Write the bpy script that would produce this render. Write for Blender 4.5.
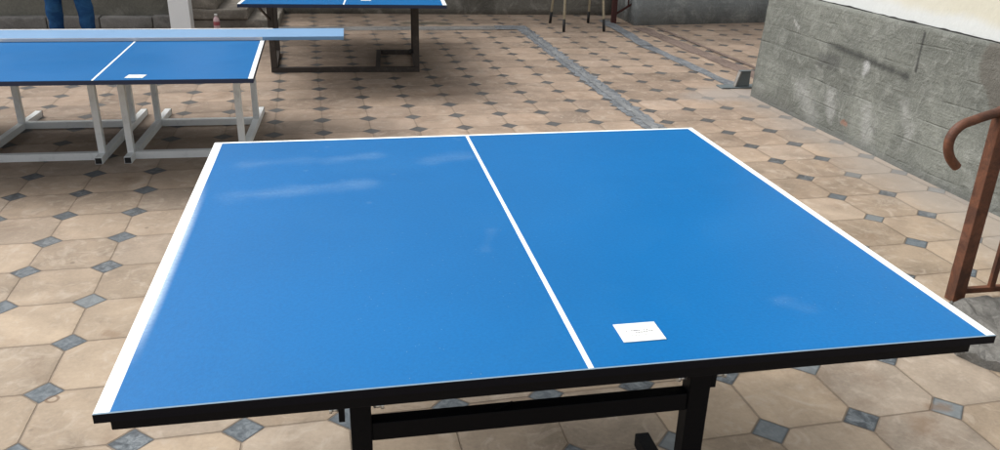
import bpy, bmesh, math, random
from mathutils import Vector, Matrix, noise
R = math.radians
random.seed(7)
for o in list(bpy.data.objects):
    bpy.data.objects.remove(o)
scene = bpy.context.scene
COL = scene.collection

# ------------------------------------------------------------------ camera
cam_d = bpy.data.cameras.new('camera')
cam = bpy.data.objects.new('camera', cam_d)
COL.objects.link(cam)
F, PITCH, ROLL, YAW = 808.75, 0.3965, 0.0251, -0.1986
CAM = Vector((-0.3761, -1.0789, 1.4883))
cp, sp, cr, sr, cy, sy = math.cos(PITCH), math.sin(PITCH), math.cos(ROLL), math.sin(ROLL), math.cos(YAW), math.sin(YAW)
RC = (Matrix(((cr, -sr, 0), (sr, cr, 0), (0, 0, 1))) @ Matrix(((1, 0, 0), (0, cp, -sp), (0, sp, cp)))
      @ Matrix(((1, 0, 0), (0, 0, -1), (0, 1, 0))) @ Matrix(((cy, sy, 0), (-sy, cy, 0), (0, 0, 1))))
rgt, dwn, fwd = RC[0], RC[1], RC[2]
M = Matrix((rgt, -dwn, -fwd)).transposed().to_4x4()
M.translation = CAM
cam.matrix_world = M
cam_d.sensor_width = 36.0
cam_d.lens = 36.0 * F / 1000.0
cam_d.clip_end = 500
cam_d.clip_start = 0.02
scene.camera = cam

# ------------------------------------------------------------------ sky, sun, exposure
SUN_EL, SUN_ROT = R(50), R(-58)
world = bpy.data.worlds.new('World')
scene.world = world
world.use_nodes = True
wt = world.node_tree
wt.nodes.clear()
sky = wt.nodes.new('ShaderNodeTexSky')
sky.sky_type = 'NISHITA'
sky.sun_disc = False
sky.sun_elevation = SUN_EL
sky.sun_rotation = SUN_ROT
sky.dust_density = 6.0
sky.air_density = 1.0
hs = wt.nodes.new('ShaderNodeHueSaturation')
hs.inputs['Saturation'].default_value = 0.22
bg = wt.nodes.new('ShaderNodeBackground')
bg.inputs['Strength'].default_value = 0.15
wo = wt.nodes.new('ShaderNodeOutputWorld')
wt.links.new(sky.outputs[0], hs.inputs['Color'])
wt.links.new(hs.outputs[0], bg.inputs['Color'])
wt.links.new(bg.outputs[0], wo.inputs['Surface'])
sun_d = bpy.data.lights.new('sun', 'SUN')
sun_d.energy = 0.65
sun_d.angle = R(72)
sun_d.color = (1.0, 0.96, 0.9)
sun = bpy.data.objects.new('sun', sun_d)
COL.objects.link(sun)
sdir = Vector((math.sin(SUN_ROT) * math.cos(SUN_EL), math.cos(SUN_ROT) * math.cos(SUN_EL), math.sin(SUN_EL)))
sun.rotation_euler = sdir.to_track_quat('Z', 'Y').to_euler()
sun.location = sdir * 20
scene.view_settings.view_transform = 'Standard'
scene.view_settings.look = 'None'
scene.view_settings.exposure = 0.70
scene.view_settings.gamma = 1.0
scene.view_settings.use_curve_mapping = False


# ------------------------------------------------------------------ node helpers
class S:
    """a float socket with arithmetic"""
    def __init__(s, t, sock): s.t, s.k = t, sock
    def _m(s, op, *a, clamp=False):
        n = s.t.nodes.new('ShaderNodeMath'); n.operation = op; n.use_clamp = clamp
        for i, v in enumerate((s,) + a):
            if isinstance(v, S): s.t.links.new(v.k, n.inputs[i])
            else: n.inputs[i].default_value = v
        return S(s.t, n.outputs[0])
    def __add__(s, o): return s._m('ADD', o)
    def __radd__(s, o): return s._m('ADD', o)
    def __sub__(s, o): return s._m('SUBTRACT', o)
    def __rsub__(s, o): return (s * -1.0) + o
    def __mul__(s, o): return s._m('MULTIPLY', o)
    def __rmul__(s, o): return s._m('MULTIPLY', o)
    def __truediv__(s, o): return s._m('DIVIDE', o)
    def floor(s): return s._m('FLOOR')
    def round(s): return s._m('ROUND')
    def abs(s): return s._m('ABSOLUTE')
    def sqrt(s): return s._m('SQRT')
    def min(s, o): return s._m('MINIMUM', o)
    def max(s, o): return s._m('MAXIMUM', o)
    def gt(s, o): return s._m('GREATER_THAN', o)
    def lt(s, o): return s._m('LESS_THAN', o)
    def pow(s, o): return s._m('POWER', o)
    def clamp(s): return s._m('ADD', 0.0, clamp=True)
    def ramp(s, a, b):           # smooth 0..1 from a to b (a may exceed b)
        n = s.t.nodes.new('ShaderNodeMapRange'); n.interpolation_type = 'SMOOTHSTEP'
        lo, hi, x = (a, b, 0) if a < b else (b, a, 1)
        s.t.links.new(s.k, n.inputs[0])
        n.inputs[1].default_value = lo; n.inputs[2].default_value = hi
        n.inputs[3].default_value = x; n.inputs[4].default_value = 1 - x
        return S(s.t, n.outputs[0])


class Mat:
    def __init__(m, name, rough=0.8, metal=0.0, spec=0.5):
        m.mat = bpy.data.materials.new(name); m.mat.use_nodes = True
        m.t = m.mat.node_tree
        m.b = m.t.nodes['Principled BSDF']
        m.b.inputs['Roughness'].default_value = rough
        m.b.inputs['Metallic'].default_value = metal
        m.b.inputs['Specular IOR Level'].default_value = spec
        tc = m.t.nodes.new('ShaderNodeTexCoord')
        m.co = tc.outputs['Object']
        sx = m.t.nodes.new('ShaderNodeSeparateXYZ'); m.t.links.new(m.co, sx.inputs[0])
        m.x, m.y, m.z = [S(m.t, sx.outputs[i]) for i in range(3)]
        m.gen = tc
    def vec(m, x, y, z=0.0):
        n = m.t.nodes.new('ShaderNodeCombineXYZ')
        for i, v in enumerate((x, y, z)):
            if isinstance(v, S): m.t.links.new(v.k, n.inputs[i])
            else: n.inputs[i].default_value = v
        return n.outputs[0]
    def noise(m, scale, detail=4, rough=0.55, vec=None, sx=1, sy=1, sz=1, off=0.0, dist=0.0):
        v = vec or m.co
        if (sx, sy, sz) != (1, 1, 1) or off:
            mp = m.t.nodes.new('ShaderNodeMapping')
            mp.inputs['Scale'].default_value = (sx, sy, sz)
            mp.inputs['Location'].default_value = (off, off * .7, off * .3)
            m.t.links.new(v, mp.inputs[0]); v = mp.outputs[0]
        n = m.t.nodes.new('ShaderNodeTexNoise')
        n.inputs['Scale'].default_value = scale; n.inputs['Detail'].default_value = detail
        n.inputs['Roughness'].default_value = rough; n.inputs['Distortion'].default_value = dist
        m.t.links.new(v, n.inputs['Vector'])
        return S(m.t, n.outputs['Fac'])
    def white(m, vec):
        n = m.t.nodes.new('ShaderNodeTexWhiteNoise'); n.noise_dimensions = '3D'
        m.t.links.new(vec, n.inputs['Vector'])
        sx = m.t.nodes.new('ShaderNodeSeparateColor'); m.t.links.new(n.outputs['Color'], sx.inputs[0])
        return [S(m.t, sx.outputs[i]) for i in range(3)]
    def voro(m, scale, vec=None, feature='F1'):
        n = m.t.nodes.new('ShaderNodeTexVoronoi'); n.feature = feature
        n.inputs['Scale'].default_value = scale
        m.t.links.new(vec or m.co, n.inputs['Vector'])
        return S(m.t, n.outputs['Distance'])
    def mix(m, f, a, b):
        n = m.t.nodes.new('ShaderNodeMix'); n.data_type = 'RGBA'
        for i, v in ((0, f), (6, a), (7, b)):
            if isinstance(v, S): m.t.links.new(v.k, n.inputs[i])
            elif isinstance(v, (int, float)): n.inputs[i].default_value = v
            elif isinstance(v, tuple): n.inputs[i].default_value = (*v[:3], 1)
            else: m.t.links.new(v, n.inputs[i])
        return n.outputs[2]
    def mulc(m, c, f):
        n = m.t.nodes.new('ShaderNodeVectorMath'); n.operation = 'SCALE'
        if isinstance(c, tuple): n.inputs[0].default_value = c
        else: m.t.links.new(c, n.inputs[0])
        m.t.links.new(f.k, n.inputs['Scale'])
        return n.outputs[0]
    def color(m, c):
        if isinstance(c, tuple): m.b.inputs['Base Color'].default_value = (*c[:3], 1)
        else: m.t.links.new(c, m.b.inputs['Base Color'])
    def roughness(m, s): m.t.links.new(s.k, m.b.inputs['Roughness'])
    def bump(m, h, dist=0.01, strength=1.0):
        n = m.t.nodes.new('ShaderNodeBump')
        n.inputs['Distance'].default_value = dist; n.inputs['Strength'].default_value = strength
        m.t.links.new(h.k, n.inputs['Height']); m.t.links.new(n.outputs[0], m.b.inputs['Normal'])
    def capsule(m, u, v, a, b):
        """distance from (u,v) to the segment a-b"""
        ax, ay = a; dx, dy = b[0] - ax, b[1] - ay
        L2 = dx * dx + dy * dy
        t = (((u - ax) * dx + (v - ay) * dy) / L2).clamp()
        ex = u - (t * dx + ax); ey = v - (t * dy + ay)
        return (ex * ex + ey * ey).sqrt()


# ------------------------------------------------------------------ materials
def paving():
    m = Mat('paving_slabs', rough=0.75, spec=0.35)
    A, TH, OX, OY = 0.3075, 0.0343, -1.3401, 1.2656
    wob = m.noise(2.2, 2) - 0.5
    wob2 = m.noise(2.2, 2, off=9.1) - 0.5
    fine = m.noise(45, 3) - 0.5
    X = m.x - OX + wob * 0.012 + fine * 0.003; Y = m.y - OY + wob2 * 0.012 + fine * 0.003
    c, s = math.cos(TH), math.sin(TH)
    u = (X * c + Y * s) / A; v = (Y * c - X * s) / A
    side = m.x.gt(1.69) * m.y.gt(1.25)
    u = u - side * 0.62; v = v - side * 0.78
    du = (u - u.round()).abs(); dv = (v - v.round()).abs()
    # every slab sits a touch differently in the joint
    idt = m.vec(u.floor(), v.floor(), side * 3.7)
    t1, t2, t3 = m.white(idt)
    idd = m.vec(u.round() + 0.5, v.round() + 0.25, side * 3.7 + 11.0)
    d1, d2, d3 = m.white(idd)
    dsum = du + dv
    size = 0.203 + (d3 - 0.5) * 0.02
    dia = (dsum - size) * -1.0
    is_d = dia.gt(0.0)
    jw = 0.006 + t3 * 0.005
    joint = ((du.min(dv)) - jw)
    jline = joint.ramp(0.006, -0.002)
    dline = dia.abs().ramp(0.016, 0.006)
    line = jline.max(dline) * (1 - is_d * dia.gt(0.012))
    # slab colour
    big = m.noise(0.55, 3, off=3.0); med = m.noise(4.5, 5, 0.6, off=1.3, dist=.6); fin = m.noise(70, 4, 0.7)
    swirl = m.noise(9, 5, 0.65, off=7.0, dist=1.6)
    tan = m.mix(t1, (0.35, 0.277, 0.20), (0.385, 0.305, 0.22))
    tan = m.mix((t2 - 0.55).clamp() * 1.3, tan, (0.38, 0.33, 0.275))
    far = (m.y + m.noise(0.8, 2, off=2.0) * 2.0).ramp(2.2, 5.5)
    tan = m.mix(far * 0.75, tan, (0.35, 0.262, 0.20))
    br = (0.66 + t3 * 0.28 + (med - 0.5) * 0.85 + (fin - 0.5) * 0.42 + (big - 0.5) * 0.25)
    tan = m.mulc(tan, br)
    # pale wear and dusty film, brown blotches
    tan = m.mix((swirl - 0.52).clamp() * 2.6, tan, (0.45, 0.39, 0.32))
    tan = m.mix((m.noise(3.1, 6, 0.7, off=21) - 0.56).clamp() * 3.0, tan, (0.16, 0.10, 0.06))
    spots = m.voro(5.5); tan = m.mix(spots.ramp(0.075, 0.03) * 0.55 * (m.noise(2.0, 2, off=4) - 0.47).gt(0.0), tan, (0.10, 0.075, 0.055))
    # dirt near the joints
    near = (du.min(dv)).ramp(0.09, 0.0) * m.noise(7, 4, off=12) * 0.35
    tan = m.mix(near, tan, (0.20, 0.145, 0.10))
    # small inset stones: marbled blue grey
    mar = m.noise(30, 5, 0.7, off=5.0, dist=0.7)
    dc = m.mix(mar.ramp(0.36, 0.70), (0.040, 0.050, 0.060), (0.19, 0.215, 0.23))
    dc = m.mix(d1.ramp(0.1, 0.9) * 0.65, dc, (0.10, 0.125, 0.145))
    dc = m.mix((d2 - 0.62).clamp() * 1.6, dc, (0.22, 0.24, 0.24))
    dc = m.mix(far * 0.75, dc, (0.078, 0.070, 0.064))
    dc = m.mix(dia.ramp(0.045, 0.012) * 0.6, dc, (0.035, 0.038, 0.042))
    col = m.mix(is_d, tan, dc)
    gcol = m.mix(m.noise(16, 3, off=2), (0.07, 0.052, 0.038), (0.26, 0.20, 0.14))
    col = m.mix(line * (0.62 - far * 0.22), col, gcol)
    # cracks across a few slabs, ring stain, brown drips
    rg = ((m.x + 1.304) * (m.x + 1.304) + (m.y - 1.226) * (m.y - 1.226)).sqrt() + (m.noise(30, 3) - 0.5) * 0.008
    col = m.mix((rg - 0.017).abs().ramp(0.007, 0.002) * 0.7, col, (0.12, 0.07, 0.04))
    for a, b, r_, f in (((1.325, .70), (1.30, .66), .055, .55), ((1.40, .76), (1.44, .75), .03, .6), ((-1.23, 1.62), (-1.21, 1.60), .035, .5), ((.62, .62), (.66, .60), .04, .35), ((.2, 5.0), (.5, 5.1), .12, .3)):
        d = m.capsule(m.x, m.y, a, b) + (m.noise(14, 5, 0.7, off=6) - 0.5) * 0.09
        col = m.mix(d.ramp(r_, 0.0) * f, col, (0.17, 0.105, 0.06))
    # damp moss by the far step, and grey cement smears by the right hand wall
    d = m.capsule(m.x, m.y, (0.40, 8.50), (0.78, 8.46)) + (m.noise(6, 3) - 0.5) * 0.25
    col = m.mix(d.ramp(0.14, 0.03) * 0.7, col, (0.06, 0.065, 0.045))
    d = m.capsule(m.x, m.y, (2.85, 4.6), (2.72, 1.6)) + (m.noise(3, 5) - 0.5) * 0.5
    col = m.mix(d.ramp(0.42, 0.0) * 0.55, col, (0.27, 0.255, 0.235))
    d = m.capsule(m.x, m.y, (2.75, 4.9), (2.45, 4.75)) + (m.noise(3, 5) - 0.5) * 0.4
    col = m.mix(d.ramp(0.3, 0.05) * 0.6, col, (0.29, 0.27, 0.25))
    m.color(col)
    m.roughness((0.62 + fin * 0.2 + is_d * -0.12).clamp())
    h = ((t1 - 0.5) * (u - u.floor()) + (t2 - 0.5) * (v - v.floor())) * 1.6 + line * -1.0 + is_d * -0.35 + med * 0.35 + fin * 0.18 + (du.min(dv)).ramp(0.0, 0.07) * 0.4
    m.bump(h * (1 - far * 0.5), 0.0028)
    return m.mat


def concrete(name, base, light, dark, marks=None, scale=1.0, boards=0.0, rough=0.9, bump=0.02, zdark=None):
    m = Mat(name, rough=rough, spec=0.25)
    n1 = m.noise(1.3 * scale, 5, 0.6, off=1.0, dist=.4); n2 = m.noise(6 * scale, 6, 0.68, off=4.0, dist=.8)
    n3 = m.noise(55 * scale, 4, 0.7); n4 = m.noise(3.0 * scale, 7, 0.72, off=14.0)
    col = m.mix(n1.ramp(0.35, 0.65), base, tuple(.45 * a + .55 * b for a, b in zip(base, dark)))
    col = m.mix((n2 - 0.5).clamp() * 2.6, col, light)
    col = m.mix((0.46 - n4).clamp() * 4.0, col, dark)
    pits = m.voro(38 * scale, None)
    col = m.mix(pits.ramp(0.16, 0.04) * 0.5 * n2, col, dark)
    col = m.mulc(col, 0.62 + n3 * 0.76)
    h = n2 * 0.55 + n3 * 0.12 + n4 * 0.5 - pits.ramp(0.2, 0.03) * 0.12
    if boards:
        zz = m.z / boards + (m.noise(0.9, 2, off=5) - 0.5) * 0.5 + (m.x + m.y) * 0.12
        fr = zz - zz.floor()
        b1, b2, b3 = m.white(m.vec(zz.floor(), 0.3))
        seam = (fr - 0.5).abs().ramp(0.44, 0.5) * (m.noise(3.3, 4, off=8)).ramp(0.46, 0.66) * 0.6
        col = m.mulc(col, 0.92 + b1 * 0.16)
        col = m.mix(seam * 0.22, col, dark)
        h = h - seam * 0.22 + b2 * 0.1
        str_ = m.noise(5, 4, 0.6, sx=1, sy=0.6, sz=9.0, off=3)
        col = m.mulc(col, 0.86 + str_ * 0.28); h = h + str_ * 0.2
    if marks: col = marks(m, col)
    m.color(col)
    m.bump(h, bump)
    return m.mat


def plinth_marks(m, col):
    # object coordinates are world here: u = y along the wall, v = z
    u, v = m.y, m.z
    e = (m.noise(14, 4) - 0.5) * 0.03
    e2 = (m.noise(9, 6, 0.75, off=3) - 0.5) * 0.42
    d = m.capsule(u, v, (3.90, 0.565), (3.55, 0.545)) + e
    d = d.min(m.capsule(u, v, (3.55, 0.545), (3.08, 0.515)) + e)
    d = d + e2 * .12
    col = m.mix(d.ramp(0.042, -0.006) * 0.85, col, (0.035, 0.037, 0.036))
    d = m.capsule(u, v, (3.035, 0.775), (3.03, 0.56)) + e * 0.5
    col = m.mix((d + e2 * .03).ramp(0.017, 0.0) * 0.8, col, (0.03, 0.03, 0.03))
    d = m.capsule(u, v, (3.93, 0.45), (3.78, 0.44)) + e2 * .5
    col = m.mix(d.ramp(0.075, 0.03) * 0.6, col, (0.07, 0.072, 0.07))
    d = m.capsule(u, v, (3.47, 0.51), (3.46, 0.47)) + e2 * .35
    col = m.mix(d.ramp(0.045, 0.0) * 0.75, col, (0.40, 0.41, 0.41))
    d = m.capsule(u, v, (3.52, 0.11), (3.56, 0.115)) + e2 * .22
    col = m.mix(d.ramp(0.026, 0.006) * 0.6, col, (0.26, 0.12, 0.08))
    for a, b, r_, f in (((4.35, .62), (4.30, .60), .02, .7), ((3.75, .25), (3.70, .12), .06, .5),
                        ((3.35, .22), (3.30, .10), .07, .45), ((3.05, .35), (2.95, .22), .05, .4), ((4.1, .2), (3.9, .08), .09, .4)):
        d = m.capsule(u, v, a, b) + e2 * .6
        col = m.mix(d.ramp(r_ * 1.3, 0.0) * f * 0.8, col, (0.38, 0.385, 0.375))
    d = m.capsule(u, v, (2.47, 0.72), (2.28, 0.50)) + e2 * .5
    col = m.mix(d.ramp(0.14, 0.10) * 0.75, col, (0.10, 0.092, 0.08))
    # darker foot of the wall at its free corner
    d = m.capsule(u, v, (4.75, 0.0), (4.1, 0.0)) + e2 * .8
    col = m.mix(d.ramp(0.16, 0.02) * 0.45, col, (0.10, 0.10, 0.09))
    # darker towards the foot along the whole wall
    col = m.mix((v + e2 * .5).ramp(0.07, 0.0) * 0.55, col, (0.12, 0.125, 0.12))
    return col


def plaster():
    m = Mat('cream_plaster', rough=0.85, spec=0.2)
    col = m.mix(m.noise(1.0, 4).ramp(0.4, 0.7), (0.52, 0.505, 0.42), (0.56, 0.55, 0.475))
    e = (m.noise(5, 4) - 0.5) * 0.09
    col = m.mix((m.z + e).ramp(0.93, 0.86) * 0.8, col, (0.56, 0.59, 0.60))
    col = m.mulc(col, 0.94 + m.noise(40, 3) * 0.1)
    m.color(col); m.bump(m.noise(12, 5) + m.noise(60, 3) * 0.2, 0.004)
    return m.mat


def table_top(name, W, L, cx, lw=(0.022, 0.022, 0.02, 0.011), smudges=(), overspray=False, both=True, blue=(0.0, 0.110, 0.315), skew=0.0):
    """blue painted board; the white lines are painted on it"""
    m = Mat(name, rough=0.42, spec=0.18)
    soft = 0.0008
    el = (m.noise(3, 2) - 0.5) * 0.002
    xs_ = m.x - m.y * skew
    dl = xs_ - (cx - W / 2) + el; dr = (cx + W / 2) - xs_ + el; df = L - m.y + el; dc = (xs_ - cx).abs() + el
    mask = dr.ramp(lw[1] + soft, lw[1] - soft).max(df.ramp(lw[2] + soft, lw[2] - soft)).max(dc.ramp(lw[3] / 2 + soft, lw[3] / 2 - soft))
    mask = mask.max(dl.ramp(lw[0] + soft, lw[0] - soft))
    big = m.noise(1.4, 4, off=2); fin = m.noise(160, 3, 0.6)
    col = m.mix(big.ramp(0.3, 0.7), blue, tuple(c * 1.10 for c in blue))
    col = m.mulc(col, 0.80 + fin * 0.40)
    film = m.noise(2.6, 5, 0.6, off=8, dist=.8)
    col = m.mix((film - 0.5).clamp() * 0.09, col, (0.20, 0.48, 0.66))
    dust = m.voro(60).ramp(0.09, 0.03) * m.noise(2, 2, off=6).gt(0.56)
    col = m.mix(dust * 0.25, col, (0.5, 0.6, 0.65))
    for a, b, r_, f in smudges:
        e = (m.noise(7, 5, 0.7, off=5) - 0.5) * 0.12
        stre = m.noise(6, 5, 0.7, sx=0.8, sy=3.0, off=2)
        d = m.capsule(m.x, m.y, a, b) + e
        col = m.mix((d.ramp(r_ * 1.25, -0.01) * (stre * 1.8 - 0.45).clamp() * (0.3 + fin * 1.4) * f * 0.62).clamp(), col, (0.36, 0.50, 0.62))
    # ball marks and hairline scratches
    bmk = m.voro(9.0).ramp(0.10, 0.02) * m.noise(1.1, 2, off=33).gt(0.5)
    col = m.mix(bmk * 0.07, col, (0.45, 0.60, 0.72))
    if overspray:
        mid = m.y.ramp(0.10, 0.35) * m.y.ramp(1.05, 0.65)
        os_ = dl.ramp(0.042, 0.018) * mid * (0.55 + fin * 0.9)
        col = m.mix(os_.clamp() * 0.7, col, (0.62, 0.74, 0.80))
    wcol = m.mulc((0.80, 0.84, 0.83), 0.93 + m.noise(30, 4) * 0.12)
    col = m.mix(mask, col, wcol)
    m.color(col)
    m.roughness((0.33 + film * 0.16 + mask * 0.1).clamp())
    m.bump(fin + m.noise(420, 2) * 0.5 + mask * 0.6, 0.0005, 0.55)
    return m.mat


def painted(name, c, rough=0.4, var=0.25, metal=0.0, bump=0.001, spot=None, spotf=0.5, scale=8, spec=0.5):
    m = Mat(name, rough=rough, metal=metal, spec=spec)
    n = m.noise(scale, 5, 0.65); f = m.noise(scale * 9, 3)
    col = m.mulc(c, 1 - var / 2 + n * var * .7 + f * var * .3)
    if spot: col = m.mix((m.noise(scale * 1.7, 6, 0.7, off=5) - 0.55).clamp() * spotf * 6, col, spot)
    m.color(col); m.roughness((n * 0.25 + rough - 0.1).clamp()); m.bump(n * 0.6 + f * 0.4, bump)
    return m.mat


def rust():
    m = Mat('rusty_steel', rough=0.7, metal=0.0, spec=0.4)
    n = m.noise(11, 6, 0.7, dist=.6); f = m.noise(120, 3, 0.7)
    col = m.mix(n.ramp(0.35, 0.7), (0.058, 0.023, 0.013), (0.155, 0.058, 0.028))
    col = m.mix((m.noise(5, 5, 0.7, off=3) - 0.55).clamp() * 4, col, (0.20, 0.09, 0.055))
    col = m.mulc(col, 0.75 + f * 0.5)
    m.color(col); m.bump(n + f * .5, 0.002); m.roughness((0.45 + f * 0.35).clamp())
    return m.mat


def denim():
    m = Mat('blue_denim', rough=0.9, spec=0.1)
    n = m.noise(6, 5, 0.6, dist=1.0); w = m.noise(260, 2)
    col = m.mix(n.ramp(0.35, 0.7), (0.012, 0.05, 0.15), (0.03, 0.11, 0.25))
    m.color(m.mulc(col, 0.8 + w * 0.4)); m.bump(n + w * 0.2, 0.01)
    return m.mat


MP = paving()
M_plinth = concrete('plinth_concrete', (0.19, 0.20, 0.178), (0.29, 0.30, 0.278), (0.085, 0.09, 0.082), plinth_marks, 1.7, boards=0.135, bump=0.03)
M_back = concrete('grey_rough_concrete', (0.20, 0.19, 0.165), (0.46, 0.44, 0.40), (0.075, 0.07, 0.06), None, 0.9, boards=0.25)
M_backr = concrete('blue_grey_concrete', (0.28, 0.305, 0.31), (0.50, 0.52, 0.52), (0.14, 0.155, 0.16), None, 0.9, boards=0.3)
M_stone = concrete('old_stone', (0.26, 0.235, 0.20), (0.44, 0.40, 0.34), (0.07, 0.06, 0.05), None, 1.3)
M_dark = concrete('dark_wall', (0.21, 0.203, 0.17), (0.34, 0.325, 0.28), (0.10, 0.096, 0.083), None, 0.8)
M_kerb = concrete('pale_kerb_stone', (0.24, 0.23, 0.215), (0.34, 0.33, 0.31), (0.10, 0.095, 0.09), None, 1.4)
M_foot = concrete('rubble_concrete', (0.19, 0.185, 0.17), (0.27, 0.265, 0.25), (0.06, 0.058, 0.054), None, 5.0, bump=0.02)
M_strip = concrete('cement_channel', (0.19, 0.205, 0.22), (0.34, 0.355, 0.365), (0.075, 0.085, 0.095), None, 3.6)
M_strip_light = concrete('cement_channel_bed', (0.21, 0.22, 0.225), (0.33, 0.34, 0.345), (0.12, 0.13, 0.14), None, 3.0)
M_strip_pale = concrete('cement_strip_pale', (0.24, 0.23, 0.215), (0.34, 0.33, 0.31), (0.10, 0.10, 0.10), None, 1.6)
M_strip_brown = concrete('cement_strip_brown', (0.21, 0.16, 0.135), (0.30, 0.24, 0.20), (0.10, 0.075, 0.065), None, 2.0)
M_plaster = plaster()
M_black = painted('black_paint', (0.0025, 0.003, 0.0045), spec=0.12, rough=0.5, var=0.5, spot=(0.012, 0.014, 0.018), spotf=0.1)
M_edge = painted('black_board_edge', (0.003, 0.0035, 0.007), spec=0.12, rough=0.5, var=0.5, spot=(0.015, 0.018, 0.025), spotf=0.1)
M_worn_highlight = painted('worn_arris_highlight', (0.30, 0.42, 0.52), rough=0.5, var=0.5)  # pale near edge: worn paint, with the edge highlight put into the colour
M_navy = painted('navy_board_edge', (0.012, 0.022, 0.06), rough=0.5, var=0.3)
M_galv = painted('galvanised_steel', (0.82, 0.85, 0.85), rough=0.42, var=0.25, metal=0.1, spot=(0.40, 0.42, 0.42), spotf=0.4)
M_dsteel = painted('dark_weathered_steel', (0.045, 0.036, 0.030), rough=0.6, var=0.6, spot=(0.14, 0.12, 0.10), spotf=0.5)
M_zinc = painted('zinc_bolt', (0.6, 0.6, 0.58), rough=0.3, var=0.2, metal=0.9)
M_white = painted('white_paint', (0.90, 0.93, 0.94), rough=0.45, var=0.08)
M_paper = painted('sticker_paper', (0.70, 0.71, 0.69), rough=0.4, var=0.06, bump=0.0002)
M_ink = painted('faint_grey_ink', (0.16, 0.17, 0.18), rough=0.6, var=0.4, bump=0.0002)
M_ink2 = painted('faint_pink_ink', (0.60, 0.40, 0.38), rough=0.6, var=0.3, bump=0.0002)
M_plank = painted('light_blue_plank', (0.15, 0.29, 0.48), rough=0.5, var=0.2)
M_plank_edge = painted('grey_plank_edge', (0.55, 0.55, 0.55), rough=0.7, var=0.3)
M_rust = rust()
M_redsteel = painted('dark_red_steel', (0.055, 0.014, 0.012), rough=0.6, var=0.5)
M_trestle = painted('chipped_cream_paint', (0.55, 0.50, 0.37), rough=0.6, var=0.4, spot=(0.10, 0.06, 0.04), spotf=0.9, scale=16)
M_rubber = painted('black_rubber', (0.012, 0.011, 0.011), rough=0.7, var=0.3)
M_plate = painted('blue_grey_steel', (0.16, 0.19, 0.20), rough=0.5, var=0.5, metal=0.3, spot=(0.04, 0.04, 0.045), spotf=0.6)
M_brick = painted('ochre_brick', (0.32, 0.19, 0.11), rough=0.85, var=0.5, bump=0.004)
M_denim = denim()
M_cloth = painted('dark_cloth', (0.03, 0.033, 0.04), rough=0.9, var=0.4, bump=0.006)
M_skin = painted('skin', (0.48, 0.28, 0.20), rough=0.5, var=0.1)
M_hair = painted('dark_hair', (0.02, 0.014, 0.010), rough=0.6, var=0.6, bump=0.01, scale=40)
M_shoe = painted('dark_shoe', (0.03, 0.03, 0.032), rough=0.6, var=0.4)
M_pink = painted('pink_plastic', (0.72, 0.52, 0.54), rough=0.3, var=0.15)
M_red = painted('red_label', (0.42, 0.10, 0.12), rough=0.4, var=0.2)
M_cap = painted('white_plastic', (0.75, 0.75, 0.73), rough=0.35, var=0.1)


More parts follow.
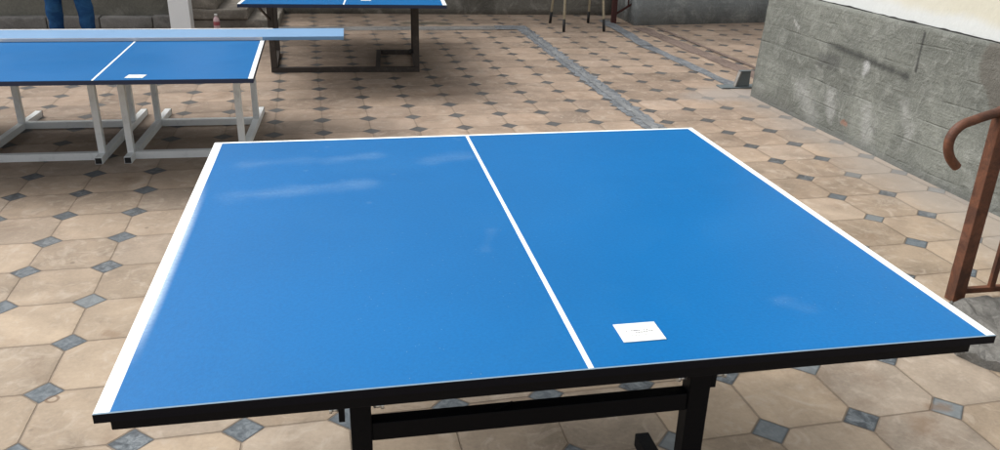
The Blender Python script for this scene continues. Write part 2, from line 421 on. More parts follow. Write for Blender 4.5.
# ------------------------------------------------------------------ mesh helpers
class MB:
    def __init__(s): s.bm = bmesh.new(); s.mi = 0
    def _fin(s, n0):
        s.bm.faces.ensure_lookup_table()
        for f in s.bm.faces[n0:]: f.material_index = s.mi
    def hexa(s, p, bevel=0.0):
        """8 points: bottom ring then top ring"""
        n0 = len(s.bm.faces)
        v = [s.bm.verts.new(q) for q in p]
        fs = [(3, 2, 1, 0), (4, 5, 6, 7), (0, 1, 5, 4), (1, 2, 6, 5), (2, 3, 7, 6), (3, 0, 4, 7)]
        nf = [s.bm.faces.new([v[i] for i in f]) for f in fs]
        if bevel:
            es = list({e for f in nf for e in f.edges})
            bmesh.ops.bevel(s.bm, geom=es, offset=bevel, segments=2, profile=0.6, affect='EDGES', clamp_overlap=True)
        s._fin(n0); return nf
    def box(s, x0, x1, y0, y1, z0, z1, bevel=0.0):
        return s.hexa([(x0, y0, z0), (x1, y0, z0), (x1, y1, z0), (x0, y1, z0),
                       (x0, y0, z1), (x1, y0, z1), (x1, y1, z1), (x0, y1, z1)], bevel)
    def beam(s, a, b, w, h, up=(0, 0, 1), bevel=0.0):
        a, b, up = Vector(a), Vector(b), Vector(up)
        d = (b - a).normalized()
        if abs(d.dot(up)) > .99: up = Vector((0, 1, 0))
        sx = d.cross(up).normalized() * w / 2; uz = sx.normalized().cross(d).normalized() * h / 2
        return s.hexa([a - sx - uz, a + sx - uz, a + sx + uz, a - sx + uz, b - sx - uz, b + sx - uz, b + sx + uz, b - sx + uz], bevel)
    def tube(s, pts, r, n=12, cap=True, hollow=False):
        n0 = len(s.bm.faces)
        pts = [Vector(p) for p in pts]; rings = []
        rr = r if isinstance(r, (list, tuple)) else [r] * len(pts)
        prev = None
        for i, p in enumerate(pts):
            t = (pts[min(i + 1, len(pts) - 1)] - pts[max(i - 1, 0)]).normalized()
            a = prev if prev is not None else (Vector((0, 0, 1)) if abs(t.z) < .9 else Vector((1, 0, 0)))
            a = (a - t * a.dot(t)).normalized(); prev = a; b = t.cross(a)
            rings.append([s.bm.verts.new(p + (a * math.cos(q) + b * math.sin(q)) * rr[i]) for q in [2 * math.pi * k / n for k in range(n)]])
        for A, B in zip(rings, rings[1:]):
            for k in range(n):
                f = s.bm.faces.new((A[k], A[(k + 1) % n], B[(k + 1) % n], B[k])); f.smooth = True
        if cap:
            s.bm.faces.new(rings[0][::-1]); s.bm.faces.new(rings[-1])
        s._fin(n0)
    def poly(s, pts, z0, z1):
        n0 = len(s.bm.faces)
        lo = [s.bm.verts.new((x, y, z0)) for x, y in pts]; hi = [s.bm.verts.new((x, y, z1)) for x, y in pts]
        s.bm.faces.new(lo[::-1]); s.bm.faces.new(hi)
        for i in range(len(pts)):
            j = (i + 1) % len(pts); s.bm.faces.new((lo[i], lo[j], hi[j], hi[i]))
        s._fin(n0)
    def rough(s, cuts, amp, scale=3.0, seed=0.0, keep_bottom=True):
        bmesh.ops.subdivide_edges(s.bm, edges=s.bm.edges[:], cuts=cuts, use_grid_fill=True)
        for v in s.bm.verts:
            q = v.co * scale + Vector((seed, seed * 2, seed * 3))
            n = noise.noise_vector(q) + noise.noise_vector(q * 3.1) * .5 + noise.noise_vector(q * 9) * .22
            if keep_bottom and v.co.z < 1e-4: n.z = 0
            v.co += n * amp
    def build(s, name, mats, parent=None, smooth=False, loc=None):
        bmesh.ops.recalc_face_normals(s.bm, faces=s.bm.faces[:])
        me = bpy.data.meshes.new(name); s.bm.to_mesh(me); s.bm.free()
        if smooth:
            for f in me.polygons: f.use_smooth = True
        for m in (mats if isinstance(mats, (list, tuple)) else [mats]): me.materials.append(m)
        o = bpy.data.objects.new(name, me); COL.objects.link(o)
        if parent: o.parent = parent
        if loc: o.location = loc
        return o


def tag(o, label=None, cat=None, group=None, kind=None):
    if label: o['label'] = label
    if cat: o['category'] = cat
    if group: o['group'] = group
    if kind: o['kind'] = kind
    return o


def thing(name, label, cat, loc=(0, 0, 0), rz=0.0, group=None):
    o = bpy.data.objects.new(name, None); COL.objects.link(o)
    o.location = loc; o.rotation_euler = (0, 0, rz); o.empty_display_size = .1
    return tag(o, label, cat, group)


# ------------------------------------------------------------------ setting: ground sheets
def sheet(name, pts, z, mat):
    bm = bmesh.new(); bm.faces.new([bm.verts.new((x, y, z)) for x, y in pts])
    me = bpy.data.meshes.new(name); bm.to_mesh(me); bm.free(); me.materials.append(mat)
    o = bpy.data.objects.new(name, me); COL.objects.link(o)
    return tag(o, kind='structure')


sheet('ground', [(-60, -60), (60, -60), (60, 60), (-60, 60)], 0.0, MP)


def ragged(a, b, w, n, amp, seed):
    """outline of a ragged band from a to b"""
    a, b = Vector(a), Vector(b); d = (b - a).normalized(); s_ = Vector((-d.y, d.x))
    L, Rr = [], []
    for i in range(n + 1):
        p = a.lerp(b, i / n)
        L.append(p + s_ * (w / 2 + amp * (noise.noise(Vector((i * .37, seed, 0))) + .5 * noise.noise(Vector((i * .9, seed, 3))))))
        Rr.append(p - s_ * (w / 2 + amp * (noise.noise(Vector((i * .37, seed, 5))) + .5 * noise.noise(Vector((i * .9, seed, 8))))))
    return [(p.x, p.y) for p in Rr + L[::-1]]


sheet('cement_channel', ragged((1.688, 1.15), (1.665, 8.25), 0.150, 240, 0.055, 1.0), 0.004, M_strip)
sheet('cement_strip', ragged((1.690, 1.2), (1.668, 7.9), 0.055, 240, 0.03, 9.0), 0.008, M_strip_light)
sheet('cement_channel', ragged((1.60, 8.10), (1.36, 8.115), 0.27, 8, 0.02, 2.0), 0.008, M_strip)
sheet('cement_strip', ragged((1.37, 8.11), (-1.20, 8.16), 0.26, 40, 0.03, 3.0), 0.004, M_strip_pale)
sheet('cement_channel', ragged((2.83, 5.0), (2.73, 6.9), 0.12, 16, 0.03, 4.0), 0.004, M_strip)
sheet('cement_channel', ragged((2.73, 6.9), (2.80, 8.6), 0.14, 16, 0.03, 5.0), 0.008, M_strip)
sheet('cement_strip', ragged((3.22, 5.2), (3.06, 8.05), 0.17, 30, 0.035, 6.0), 0.004, M_strip_brown)
sheet('cement_strip', ragged((3.36, 5.6), (3.28, 8.0), 0.05, 30, 0.02, 7.0), 0.008, M_strip_brown)

# ------------------------------------------------------------------ building on the right: plinth + cream wall
bld = thing('building', 'building corner with grey board-marked concrete plinth and cream plaster wall above', 'building', (2.83, 4.75, 0))
def PW(x, y, z): return (x, y, z)
mb = MB()
mb.hexa([(2.905, 0.3, -0.02), (6.0, 0.3, -0.02), (6.0, 4.75, -0.02), (2.795, 4.75, -0.02),
         (2.925, 0.3, 0.805), (6.0, 0.3, 0.805), (6.0, 4.78, 0.805), (2.862, 4.78, 0.805)])
mb.rough(40, 0.006, 3.0, 2.0, keep_bottom=False)
pl = mb.build('plinth', M_plinth, bld, smooth=True); pl.location = -Vector(bld.location)
# keep world coordinates in the shader: mesh is in world coordinates, only the object is offset
mb = MB()
mb.hexa([(2.965, 0.25, 0.80), (5.9, 0.25, 0.80), (5.9, 4.72, 0.80), (2.925, 4.72, 0.80),
         (2.965, 0.25, 7.5), (5.9, 0.25, 7.5), (5.9, 4.72, 7.5), (2.925, 4.72, 7.5)])
w_ = mb.build('upper_wall', M_plaster, bld); w_.location = -Vector(bld.location)
bm = bmesh.new(); mb = MB(); mb.bm.free(); mb.bm = bm      # solid black strip painted as the shade in the ragged gap under the plaster
prev = None
for k in range(220):
    y = .35 + k * .02; xx = 2.925 + (4.72 - y) * 0.009
    g = max(0.0015, .006 * noise.noise(Vector((y * 3, 0, 0))) + .004 + .010 * max(0, noise.noise(Vector((y * 11, 4, 0)))))
    f = .006 + .010 * max(0, noise.noise(Vector((y * 6, 9, 0))))
    cur = [bm.verts.new(p) for p in ((xx - f, y, .802), (xx - f, y, .807 + g), (xx + .01, y, .807 + g), (xx + .01, y, .802))]
    if prev:
        for a in range(4): bm.faces.new((prev[a], prev[(a + 1) % 4], cur[(a + 1) % 4], cur[a]))
    prev = cur
j_ = mb.build('joint_shade', M_rubber, bld); j_.location = -Vector(bld.location)
mb = MB()
for k in range(6):
    mb.box(2.925, 3.0, 2.30, 2.515, 0.822 + k * .078, 0.822 + k * .078 + .066, 0.004)
b_ = mb.build('brick_jamb', M_brick, bld); b_.location = -Vector(bld.location)

M_added_glass = painted('added_dark_glass', (0.012, 0.014, 0.016), rough=0.12, var=0.1, bump=0.0)  # windows added out of view so the near table reflects something dark
for y0 in (2.75, 0.55):
    xw = 2.925 + (4.72 - y0) * 0.009 - .03
    mb = MB()
    for a, b, c_, d in ((y0, y0 + 1.75, 1.75, 1.83), (y0, y0 + 1.75, 4.22, 4.30), (y0, y0 + .07, 1.83, 4.22), (y0 + 1.68, y0 + 1.75, 1.83, 4.22), (y0 + .84, y0 + .91, 1.83, 4.22)):
        mb.box(xw, xw + .10, a, b, c_, d)
    wf = mb.build('added_window_frame', M_white, bld); wf.location = -Vector(bld.location)
    mb = MB(); mb.box(xw + .01, xw + .02, y0 + .07, y0 + 1.68, 1.83, 4.22); g_ = mb.build('added_glass', M_added_glass, wf)

# ------------------------------------------------------------------ walls at the back
def wall(name, label, x0, x1, y0, y1, h, mat, amp=0.012, cuts=40):
    mb = MB(); w, d = x1 - x0, .4
    mb.hexa([(0, 0, -.02), (w, y1 - y0, -.02), (w, y1 - y0 + d, -.02), (0, d, -.02), (0, 0, h), (w, y1 - y0, h), (w, y1 - y0 + d, h), (0, d, h)])
    mb.rough(cuts, amp, 2.5, x0, keep_bottom=False)
    o = mb.build(name, mat, None, smooth=True, loc=(x0, y0, 0))
    return tag(o, label, 'wall')


wall('retaining_wall', 'long dark grey rough concrete wall behind the far table and stepladder', -1.9, 3.06, 9.38, 9.05, 4.0, M_back)
wall('concrete_wall', 'blue grey weathered concrete wall behind the red railing post', 3.06, 7.5, 8.22, 8.62, 11.0, M_backr)  # raised far above view to block the sky from the table's reflection
wall('stone_wall', 'dark stained wall behind the person in jeans', -8.0, -1.93, 8.40, 8.40, 4.0, M_dark)
mb = MB(); mb.box(0, .4, 0, 1.0, -.02, 11.0); mb.rough(20, .01, 2.5, 3)
tag(mb.build('return_wall', M_backr, None, smooth=True, loc=(3.07, 8.42, 0)), 'short grey side wall between the two concrete walls at the back', 'wall')
mb = MB()
x = -6.0
while x < -2.2:
    w = random.uniform(.5, .9); x1 = min(x + w, -2.12)
    mb.box(x - -6.0, x1 + 6.0 - .008, 0, .14, -.01, 0.125 + random.uniform(-.008, .006), .012); x = x1
mb.rough(3, 0.006, 5, 1)
tag(mb.build('stone_kerb', M_kerb, None, smooth=True, loc=(-6.0, 8.24, 0)), 'pale stone kerb along the foot of the dark wall behind the person', 'kerb')

st = thing('stone_steps', 'worn brown stone steps behind the pink bottle', 'steps', (-1.6, 8.24, 0))
def stone(x0, x1, z0, z1, y0, seed):
    mb = MB(); mb.box(x0 + 1.6, x1 + 1.6, y0 - 8.24, 1.1, z0, z1, 0.02); mb.rough(5, 0.012, 4, seed, keep_bottom=False)
    return mb.build('step', M_stone, st, smooth=True)
stone(-2.14, -1.03, -.02, 0.085, 8.28, 1); stone(-2.14, -1.352, .085, 0.20, 8.25, 2); stone(-2.14, -1.66, .20, 0.33, 8.27, 3); stone(-2.14, -1.90, .33, .46, 8.29, 4)

# white post
pt = thing('white_post', 'square white painted post rising behind the blue plank', 'post', (-1.90, 7.40, 0))
mb = MB(); mb.box(-.095, .095, 0, .19, 0.0, 3.0, .004); mb.build('shaft', M_white, pt)
mb = MB(); mb.box(-.14, .14, -.045, .235, 0, .012, .002); mb.build('base_plate', M_white, pt)

# ------------------------------------------------------------------ near table
def sticker(parent, cx, cy, z, rz, w=.078, d=.062, marks=True, shear=0.0):
    mb = MB(); mb.box(-w / 2, w / 2, -d / 2, d / 2, 0, .0009)
    o = mb.build('sticker', M_paper, parent); o.location = (cx, cy, z); o.rotation_euler = (0, 0, rz)
    tag(o, 'small white sticker with faint lettering')
    if marks:
        mb = MB()
        for k in range(9):      # faint broken strokes, illegible in the photograph
            x = -.024 + k * .0048; mb.box(x, x + random.uniform(.002, .0042), .004 + random.uniform(-.001, .001), .0058, .0009, .0012)
        for k in range(7):
            x = -.008 + k * .005; mb.box(x, x + .0035, -.004 + k * .0006, -.002 + k * .0006, .0009, .0012)
        for k in range(5):
            x = -.018 + k * .006; mb.box(x, x + .003, -.012, -.011, .0009, .0012)
        mb.build('print', M_ink, o)
        mb = MB()
        for k in range(4):
            x = -.004 + k * .0045; mb.box(x, x + .003, .013, .0145, .0009, .0012)
        mb.build('print', M_ink2, o)
    return o


def top_board(parent, W, L, z, th, mat, edge, cx=0.0, arris=None, bow=0.0, skew=0.0):
    mb = MB(); bm = mb.bm
    nx = 12
    def ring(zz, ins=0.0):
        return [(cx - W / 2 + ins + (W - 2 * ins) * i / nx, ins) for i in range(nx + 1)]
    xs = [cx - W / 2 + W * i / nx for i in range(nx + 1)]
    def zz(x, y, base): return base + bow * (1 - ((x - cx) / (W / 2)) ** 2) * (1 - y / L)
    def row(y, ins, base): return [bm.verts.new((min(max(x, cx - W / 2 + ins), cx + W / 2 - ins), y, zz(x, y, base))) for x in xs]
    b = 0.0015
    t0, t1 = row(b, b, z), row(L - b, b, z)
    s0, s1 = row(0, 0, z - b), row(L, 0, z - b)
    u0, u1 = row(0, 0, z - th), row(L, 0, z - th)
    for i in range(nx):
        bm.faces.new((t0[i], t0[i + 1], t1[i + 1], t1[i])).material_index = 0
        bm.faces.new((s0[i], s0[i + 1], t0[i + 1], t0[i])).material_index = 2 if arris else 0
        bm.faces.new((t1[i], t1[i + 1], s1[i + 1], s1[i])).material_index = 0
        bm.faces.new((u0[i], u0[i + 1], s0[i + 1], s0[i])).material_index = 1
        bm.faces.new((s1[i], s1[i + 1], u1[i + 1], u1[i])).material_index = 1
        bm.faces.new((u1[i], u1[i + 1], u0[i + 1], u0[i])).material_index = 1
    for k in (0, nx):
        bm.faces.new((t0[k], t1[k], s1[k], s0[k])).material_index = 0
        bm.faces.new((s0[k], s1[k], u1[k], u0[k])).material_index = 1
    for v in bm.verts: v.co.x += skew * v.co.y
    return mb.build('tabletop', [mat, edge, arris or edge], parent)


def bolt(parent, x, y, z, ax=1):
    mb = MB(); mb.tube([(x - .009 * ax, y, z), (x + .009 * ax, y, z)], .0045, 8)
    mb.tube([(x + .006 * ax, y, z), (x + .012 * ax, y, z)], .0085, 6)
    mb.build('bolt', M_zinc, parent)


T1 = thing('table_tennis_table', 'large blue table in the foreground with black frame and white sticker near its edge', 'table tennis table', (0, 0, 0))
MT1 = table_top('blue_board_near', 1.525, 1.37, 0.0, (0.024, 0.020, 0.014, 0.0095), overspray=True, smudges=[
    ((-.65, .895), (-.34, .945), .050, .34), ((-.65, 1.14), (-.50, 1.165), .045, .24), ((-.43, 1.15), (-.30, 1.195), .035, .26),
    ((-.14, 1.12), (-.04, 1.15), .05, .22), ((-.06, .60), (-.09, .49), .018, .14), ((.44, .17), (.47, .14), .03, .14)])
top_board(T1, 1.525, 1.37, 0.76, 0.017, MT1, M_edge, arris=M_worn_highlight, bow=0.0035)
za, zb = .720, .7425
mb = MB()
mb.box(-.744, .726, .012, .034, za, zb, .002)
ap = mb.build('apron', M_black, T1)
mb = MB(); mb.box(-.744, .726, 1.33, 1.352, za, zb, .002); mb.build('apron', M_black, T1)
for sx in (-.744, .704):
    mb = MB(); mb.box(sx, sx + .022, .036, 1.328, za, zb, .002); mb.build('apron', M_black, T1)
for yy in (.28, 1.22):
    for x0 in (-.396, .322):
        mb = MB(); w = .042 if x0 < 0 else .048
        mb.box(x0, x0 + w, yy, yy + .04, 0.06, za - .001, .003); mb.build('leg', M_black, T1)
    # bearer under the board and cross rail
    mb = MB(); mb.box(-.703, .703, yy + .005, yy + .035, za + .0005, zb - .0015, .002); mb.build('bearer', M_black, T1)
    mb = MB(); mb.box(-.3545, .3225, yy + .004, yy + .036, .445, .488, .003)
    cr_ = mb.build('cross_rail', M_black, T1)
    mb = MB(); mb.beam((-.10, yy + .012, .489), (-.06, yy + .03, .489), .006, .004); mb.build('weld_tab', M_black, cr_)
for x0 in (-.440, .404):
    mb = MB(); mb.box(x0 - .020, x0 + .020, .02, .69, .030, .072, .003); f_ = mb.build('foot', M_black, T1)
    for yy in (.06, .655):
        mb = MB(); mb.tube([(x0, yy, 0), (x0, yy, .029)], .016, 12); mb.build('glide', M_rubber, f_)
for x, ax in ((-.424, -1), (-.340, 1), (.309, -1), (.396, 1)):
    bolt(T1, x, .295, .522, ax)
for x in (-.412, .378):
    mb = MB(); mb.box(x - .006, x + .006, .285, .305, .497, .534, .001); mb.build('bracket', M_black, T1)
sticker(T1, .1185, .101, .7637, .0)

# ------------------------------------------------------------------ left table (two galvanised frames)
a2 = R(-1.6)
T2 = thing('table_tennis_table', 'blue table on the left with two light grey steel frames beneath', 'table tennis table', (-1.585, 3.165, 0), a2)
MT2 = table_top('blue_board_left', 1.53, 1.53, 0.0, (0.001, 0.024, 0.022, 0.010), skew=-0.05)
# the right edge lies .757 from the centre line; the board runs on to the left out of frame
mt2b = MT2
top_board(T2, 2.50, 1.53, 0.563, 0.024, MT2, M_navy, cx=.765 - 1.25, arris=None, skew=-0.05)
for x0, x1 in ((-.83, -.165), (-.01, .605)):
    zb_ = .04
    beams = []
    for x in (x0, x1):
        mb = MB(); mb.box(x - .02, x + .02, .40, 1.47, .0, zb_, .002); f_ = mb.build('floor_beam', M_galv, T2)
        mb = MB(); mb.box(x - .0165, x + .0165, .396, .401, .004, zb_ - .004); mb.build('end_cap', M_rubber, f_)
        mb = MB(); mb.box(x - .0205, x + .0205, 1.468, 1.478, .0005, zb_ - .001); mb.build('end_cap', M_rubber, f_)
        for y0 in (.475, 1.16):
            mb = MB(); mb.box(x - .018, x + .018, y0, y0 + .038, zb_ + .0005, .513, .003); mb.build('leg', M_galv, T2)
        mb = MB(); mb.box(x - .02, x + .02, .38, 1.35, .514, .5385, .002); mb.build('bearer', M_galv, T2)
    for y0 in (.48, 1.165):
        mb = MB(); mb.box(x0 + .021, x1 - .021, y0, y0 + .04, .0, .042, .002); mb.build('cross_beam', M_galv, T2)
sticker(T2, .185, .075, .5635, -.05, marks=False, w=.088, d=.075)

PLK = thing('plank', 'long light blue plank laid across the far end of the left table', 'plank', (-.355, 4.22, .5636), R(-1.0))
mb = MB(); mb.box(-3.0, 0, 0, .315, .0, .0225, .002)
o = mb.build('board', [M_plank], PLK)
mb = MB(); mb.box(-3.0, -.50, -.0055, -.0005, .001, .021, .001); mb.build('front_edging', M_plank_edge, PLK)
mb = MB(); mb.box(-3.0, -.46, .296, .3155, .0228, .0245, .0005); mb.build('edge_tape', M_cap, PLK)

# ------------------------------------------------------------------ far table
a3 = math.atan2(4.983 - 5.136, .398 + 1.098)
T3 = thing('table_tennis_table', 'farthest blue table at the top with dark rusty steel frame', 'table tennis table', (-.35, 5.06, 0), a3 * .6)
MT3 = table_top('blue_board_far', 1.50, 2.5, 0.01, (0.024, 0.03, 0.022, 0.010))
top_board(T3, 1.50, 2.5, 0.672, 0.026, MT3, M_navy, cx=0.01)
yl, yh = .82, 1.60
xl, xr = -.635, .555
for x in (xl, xr):
    for y0 in (yl, yh):
        dx = -.07 if (x < 0 and y0 == yh) else 0.0
        mb = MB(); mb.box(x + dx - .024, x + dx + .024, y0, y0 + .045, .041, .62, .003); mb.build('leg', M_dsteel, T3)
    mb = MB(); mb.hexa([(x - .02, yl + .051, 0), (x + .02, yl + .051, 0), (x + .02 + (-.07 if x < 0 else 0), yh + .045, 0), (x - .02 + (-.07 if x < 0 else 0), yh + .045, 0), (x - .02, yl + .051, .04), (x + .02, yl + .051, .04), (x + .02 + (-.07 if x < 0 else 0), yh + .045, .04), (x - .02 + (-.07 if x < 0 else 0), yh + .045, .04)]); mb.build('floor_beam', M_dsteel, T3)
    mb = MB(); mb.box(x - .025, x + .025, .35, 2.1, .621, .645, .002); mb.build('bearer', M_dsteel, T3)
mb = MB(); mb.box(xl - .024, xr + .024, yl, yl + .05, .0, .04, .002); mb.build('cross_beam', M_dsteel, T3)
mb = MB(); mb.box(.205, xr - .026, yh, yh + .045, .0, .04, .002); mb.build('cross_beam', M_dsteel, T3)
mb = MB(); mb.box(.205, .245, yl + .051, yh - .001, .001, .04, .002); mb.build('cross_beam', M_dsteel, T3)
for (a, b) in (((xr, yl + .06, .08), (xr, yh - .01, .60)), ((xr, yh - .01, .08), (xr, yl + .06, .60))):
    mb = MB(); mb.beam(a, b, .008, .014); mb.build('brace', M_dsteel, T3)
mb = MB(); mb.beam((-.70, .45, .635), (xl, yl + .02, .43), .014, .014); mb.build('brace', M_dsteel, T3)
mb = MB(); mb.tube([(xr - .05, yl + .25, .13), (xr + .02, yl + .3, .13)], .02, 8); mb.build('clamp', M_rubber, T3)
sticker(T3, .165, .235, .6724, 0, marks=False)

# ------------------------------------------------------------------ bottle
BT = thing('bottle', 'small pink plastic bottle with red label standing before the stone steps', 'bottle', (-1.655, 8.06, 0))
mb = MB(); mb.tube([(0, 0, 0), (0, 0, .006), (0, 0, .11), (0, 0, .13), (0, 0, .148), (0, 0, .155)], [.028, .032, .032, .027, .014, .013], 20); mb.build('body', M_pink, BT)
mb = MB(); mb.tube([(0, 0, .06), (0, 0, .10)], [.0325, .0325], 20, cap=False)
mb.build('label', M_red, BT)
mb = MB(); mb.tube([(0, 0, .156), (0, 0, .178)], [.0155, .0148], 16); mb.build('cap', M_cap, BT)

# ------------------------------------------------------------------ stepladder at the back
SL = thing('stepladder', 'stepladder with chipped cream legs and dark feet by the back wall', 'stepladder', (2.32, 8.13, 0))
H = 1.75
def lp(sx, fy, t):      # leg axis: front/back feet to the apex
    xb = sx * .235; xt = sx * .17
    yb = -.32 if fy < 0 else .31
    return Vector((xb + (xt - xb) * t + (0.0), yb * (1 - t) + (.0), H * t))
for sx in (-1, 1):
    for fy in (-1, 1):
        mb = MB(); mb.tube([lp(sx, fy, .075), lp(sx, fy, .5), lp(sx, fy, 1.0)], .0135, 10)
        l_ = mb.build('leg', M_trestle, SL)
        mb = MB(); mb.tube([lp(sx, fy, 0), lp(sx, fy, .078)], [.0165, .016], 10); mb.build('foot', M_rubber, l_)
for k in range(1, 6):
    t = k / 6.2 + .06; a, b = lp(-1, -1, t), lp(1, -1, t)
    mb = MB(); mb.beam(a + Vector((.016, 0, 0)), b - Vector((.016, 0, 0)), .07, .022); mb.build('tread', M_trestle, SL)
for t in (.35, .7):
    a, b = lp(-1, 1, t), lp(1, 1, t)
    mb = MB(); mb.tube([a, b], .010, 8); mb.build('rung', M_trestle, SL)
mb = MB(); mb.box(-.20, .20, -.09, .09, H - .005, H + .02, .004); mb.build('top_plate', M_trestle, SL)

# ------------------------------------------------------------------ red stair railing at the back
RR = thing('stair_railing', 'dark red steel railing post with sloping bar at the back wall', 'railing', (2.86, 8.40, 0))
mb = MB(); mb.box(-.028, .028, -.028, .028, 0, 1.0, .003); mb.build('post', M_redsteel, RR)
mb = MB(); mb.beam((.03, 0, .115), (1.5, .0, .98), .022, .022); mb.build('lower_bar', M_redsteel, RR)
mb = MB(); mb.beam((.0, 0, 1.01), (1.5, .0, 1.9), .04, .04); mb.build('handrail', M_redsteel, RR)
for k in range(1, 6):
    x = .03 + k * .14 if k == 1 else .17 + (k - 1) * .28
    zb0 = .115 + (x - .03) * .5884 + .015
    mb = MB(); mb.box(x - .007, x + .007, -.007, .007, zb0, zb0 + .84); mb.build('baluster', M_redsteel, RR)
mb = MB(); mb.box(1.5, 1.556, -.028, .028, 0, 1.92, .003); mb.build('post', M_redsteel, RR)

# ------------------------------------------------------------------ steel bracket at the plinth corner
BK = thing('steel_bracket', 'grey steel angle bracket with base plate at the foot of the concrete plinth', 'bracket', (2.72, 5.02, 0))
mb = MB(); mb.box(-.05, .30, -.03, .09, .001, .011, .002); mb.build('base_plate', M_plate, BK)
mb = MB()
mb.hexa([(.085, 0, .0125), (.20, 0, .0125), (.20, .012, .0125), (.085, .012, .0125), (.12, 0, .135), (.20, 0, .135), (.20, .012, .135), (.12, .012, .135)], .001)
mb.build('gusset', M_plate, BK)
mb = MB(); mb.hexa([(.070, -.012, .0125), (.084, -.012, .0125), (.084, .03, .0125), (.070, .03, .0125), (.105, -.012, .135), (.119, -.012, .135), (.119, .03, .135), (.105, .03, .135)], .001)
mb.build('flange', M_strip_pale, BK)
mb = MB(); mb.box(.103, .20, -.012, .03, .1355, .142, .002); mb.build('top_plate', M_plate, BK)

# ------------------------------------------------------------------ rough footing and rusty handrail on the right
mb = MB()
FP = [(1.70, 1.02), (1.74, 1.18), (1.80, 1.27), (1.93, 1.33), (2.18, 1.35), (2.9, 1.36), (2.9, .45), (2.25, .42), (1.90, .78), (1.74, .93)]
mb.poly([(x - 2.0, y - 1.1) for x, y in FP], 0.0, .035)
bmesh.ops.triangulate(mb.bm, faces=mb.bm.faces[:])
bmesh.ops.subdivide_edges(mb.bm, edges=mb.bm.edges[:], cuts=7, use_grid_fill=True)
for v in mb.bm.verts:
    if v.co.z > 0.02:
        q = v.co * 7
        v.co.z += .022 * noise.noise(q) + .02 * noise.noise(q * 2.7) + .008 * noise.noise(q * 8)
    v.co.x += .012 * noise.noise(v.co * 11 + Vector((5, 0, 0))); v.co.y += .015 * noise.noise(v.co * 11)
tag(mb.build('concrete_footing', M_foot, None, loc=(2.0, 1.1, 0.0005)), 'rough broken grey concrete footing under the rusty handrail', 'footing')

HR = thing('handrail', 'rusty brown steel handrail with curled end beside the right wall', 'handrail', (1.99, 1.40, 0))
mb = MB(); mb.box(-.028, .024, -.024, .024, 0.0, .765, .003); mb.build('post', M_rust, HR)
path = [(1.90, 1.05), (.40, .82), (.03, .787), (-.035, .770), (-.085, .757), (-.125, .744), (-.158, .733), (-.182, .716), (-.197, .694), (-.203, .668), (-.199, .638), (-.186, .610), (-.168, .588), (-.146, .568)]
def smooth_path(P, n=4):
    out = []
    for i in range(len(P) - 1):
        p0, p1, p2, p3 = P[max(i - 1, 0)], P[i], P[i + 1], P[min(i + 2, len(P) - 1)]
        if i < 2: out.append(p1); continue
        for k in range(n):
            t = k / n
            out.append(tuple(.5 * (2 * b + (c - a) * t + (2 * a - 5 * b + 4 * c - d) * t * t + (3 * b - a - 3 * c + d) * t ** 3) for a, b, c, d in zip(p0, p1, p2, p3)))
    return out + [P[-1]]
sp_ = smooth_path(path)
mb = MB()
P3 = [(x, 0, z) for x, z in sp_]
mb.tube(P3, .0175, 16, cap=False)
# open, hollow end: inner wall running back up the tube
inner = P3[:-9:-1]
mb.tube(inner, .0140, 16, cap=False)
mb.tube([P3[-1], tuple(Vector(P3[-1]) + (Vector(P3[-1]) - Vector(P3[-2])) * .02)], [.0176, .0141], 16, cap=False)
rail = mb.build('rail', M_rust, HR)
mb = MB(); e0 = Vector(inner[-1]); mb.tube([e0, e0 + Vector((.003, 0, .003))], .0139, 16); mb.build('bore_shade', M_rubber, rail)  # black disc put in as the shade inside the hollow end
mb = MB(); mb.beam((.025, 0, .655), (1.9, 0, .90), .014, .014); mb.build('middle_bar', M_rust, HR)
mb = MB(); mb.beam((.025, 0, .040), (1.9, 0, .030), .022, .022, bevel=.002); mb.build('lower_bar', M_rust, HR)
for k in range(11):
    x = .155 + k * .155
    mb = MB(); mb.box(x - .012, x + .012, -.008, .008, .03, .655 + (x - .025) * .13 - .010, .001); mb.build('baluster', M_rust, HR)
mb = MB(); mb.box(1.80, 1.85, -.024, .024, 0, 1.02, .003); mb.build('post', M_rust, HR)

# ------------------------------------------------------------------ person standing behind the left table
def skin(name, verts, edges, mat, parent, root=0, sub=2, disp=0.0):
    bm = bmesh.new(); ly = bm.verts.layers.skin.verify()
    vs = []
    for i, (x, y, z, rx, ry) in enumerate(verts):
        v = bm.verts.new((x, y, z)); v[ly].radius = (rx, ry); v[ly].use_root = (i == root); vs.append(v)
    for a, b in edges: bm.edges.new((vs[a], vs[b]))
    me = bpy.data.meshes.new(name); bm.to_mesh(me); bm.free()
    me.materials.append(mat)
    o = bpy.data.objects.new(name, me); COL.objects.link(o)
    if parent: o.parent = parent
    mod = o.modifiers.new('skin', 'SKIN'); mod.use_smooth_shade = True; mod.branch_smoothing = .6
    sb = o.modifiers.new('sub', 'SUBSURF'); sb.levels = sb.render_levels = sub
    if disp:
        tx = bpy.data.textures.new(name + '_folds', 'CLOUDS'); tx.noise_scale = .09
        dm = o.modifiers.new('folds', 'DISPLACE'); dm.texture = tx; dm.strength = disp; dm.mid_level = .5; dm.texture_coords = 'LOCAL'
    return o


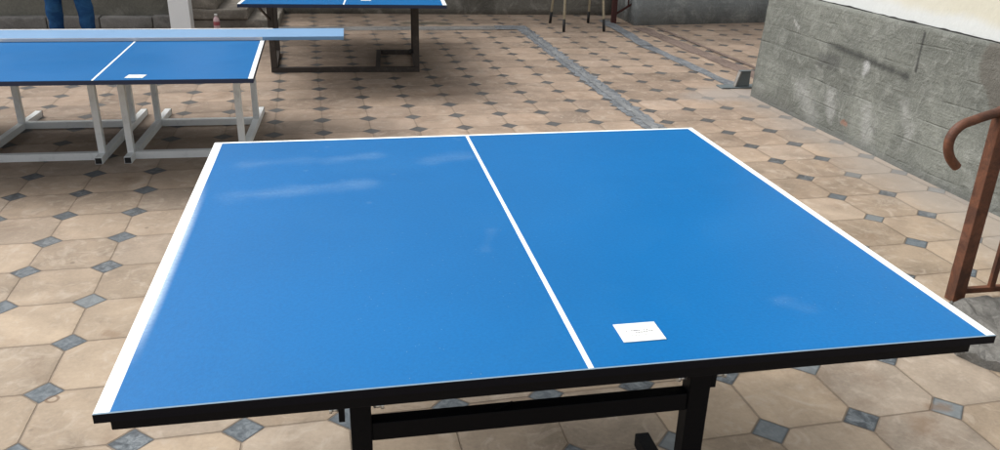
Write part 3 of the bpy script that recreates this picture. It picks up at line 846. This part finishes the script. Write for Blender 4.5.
PX, PY = -2.86, 7.32
PS = thing('person', 'person in blue jeans standing behind the left table', 'person', (PX, PY, 0))
legx = .138
V = [(0, 0, .98, .14, .10)]
V += [(0, 0, 1.14, .125, .09), (0, 0, 1.30, .15, .10), (0, .01, 1.44, .12, .08), (0, .005, 1.53, .05, .05), (0, -.01, 1.60, .055, .06), (0, -.02, 1.68, .078, .092), (0, -.015, 1.76, .06, .075)]
E = [(0, 1), (1, 2), (2, 3), (3, 4), (4, 5), (5, 6), (6, 7)]
for s in (-1, 1):
    i = len(V)
    V += [(s * .10, 0, .90, .085, .09), (s * .125, -.01, .50, .055, .06), (s * legx, .01, .30, .050, .055), (s * legx, .01, .08, .035, .038), (s * (legx + .01), -.12, .035, .035, .028)]
    E += [(0, i), (i, i + 1), (i + 1, i + 2), (i + 2, i + 3), (i + 3, i + 4)]
    i = len(V)
    V += [(s * .19, .01, 1.43, .055, .055), (s * .25, .02, 1.15, .038, .040), (s * .26, -.06, .93, .028, .028), (s * .26, -.08, .86, .033, .018)]
    E += [(3, i), (i, i + 1), (i + 1, i + 2), (i + 2, i + 3)]
    h = i + 3
    for k in range(4):
        j = len(V); yy = -.115 + k * .022
        V += [(s * .262, yy, .80, .009, .009), (s * .258, yy - .003, .765 + (.006 if k in (0, 3) else 0), .008, .008)]
        E += [(h, j), (j, j + 1)]
    j = len(V)
    V += [(s * .255, -.125, .845, .010, .010), (s * .248, -.14, .81, .009, .009)]
    E += [(h, j), (j, j + 1)]
body = skin('body', V, E, M_skin, PS)
V = [(0, 0, .99, .165, .125), (0, 0, 1.04, .155, .118)]; E = [(0, 1)]
for s in (-1, 1):
    i = len(V)
    V += [(s * .10, 0, .86, .105, .11), (s * .122, -.01, .52, .078, .085), (s * legx, .01, .30, .070, .078), (s * legx, .01, .14, .060, .068), (s * legx, .01, .055, .062, .07)]
    E += [(0, i), (i, i + 1), (i + 1, i + 2), (i + 2, i + 3), (i + 3, i + 4)]
skin('jeans', V, E, M_denim, PS, disp=.02, sub=3)
V = [(0, 0, 1.02, .17, .13), (0, 0, 1.18, .155, .115), (0, 0, 1.32, .175, .125), (0, .01, 1.45, .13, .095), (0, .005, 1.50, .07, .065)]
E = [(0, 1), (1, 2), (2, 3), (3, 4)]
for s in (-1, 1):
    i = len(V)
    V += [(s * .20, .01, 1.43, .072, .07), (s * .255, .02, 1.15, .055, .055), (s * .262, -.05, .95, .042, .042)]
    E += [(3, i), (i, i + 1), (i + 1, i + 2)]
skin('jacket', V, E, M_cloth, PS, disp=.02)
skin('hair', [(0, .02, 1.70, .082, .09), (0, .005, 1.775, .075, .09), (0, .05, 1.64, .06, .05)], [(0, 1), (0, 2)], M_hair, PS, disp=.01)
for s in (-1, 1):
    sh = skin('shoe', [(s * legx, .05, .045, .040, .040), (s * legx, -.03, .05, .043, .045), (s * (legx + .008), -.13, .034, .046, .032), (s * (legx + .012), -.19, .03, .036, .026)],
         [(0, 1), (1, 2), (2, 3)], M_shoe, PS, root=1)
    mb = MB(); bmesh.ops.create_uvsphere(mb.bm, u_segments=12, v_segments=8, radius=.012, matrix=Matrix.Translation((s * .032, -.098, 1.69))); mb.build('eye', M_cap, PS, smooth=True)
mb = MB(); mb.hexa([(-.016, -.10, 1.655), (.016, -.10, 1.655), (.016, -.08, 1.655), (-.016, -.08, 1.655), (-.006, -.098, 1.70), (.006, -.098, 1.70), (.006, -.08, 1.70), (-.006, -.08, 1.70)], .004)
for v in mb.bm.verts:
    if v.co.z < 1.665 and v.co.y < -.09: v.co.y -= .02
mb.build('nose', M_skin, PS)
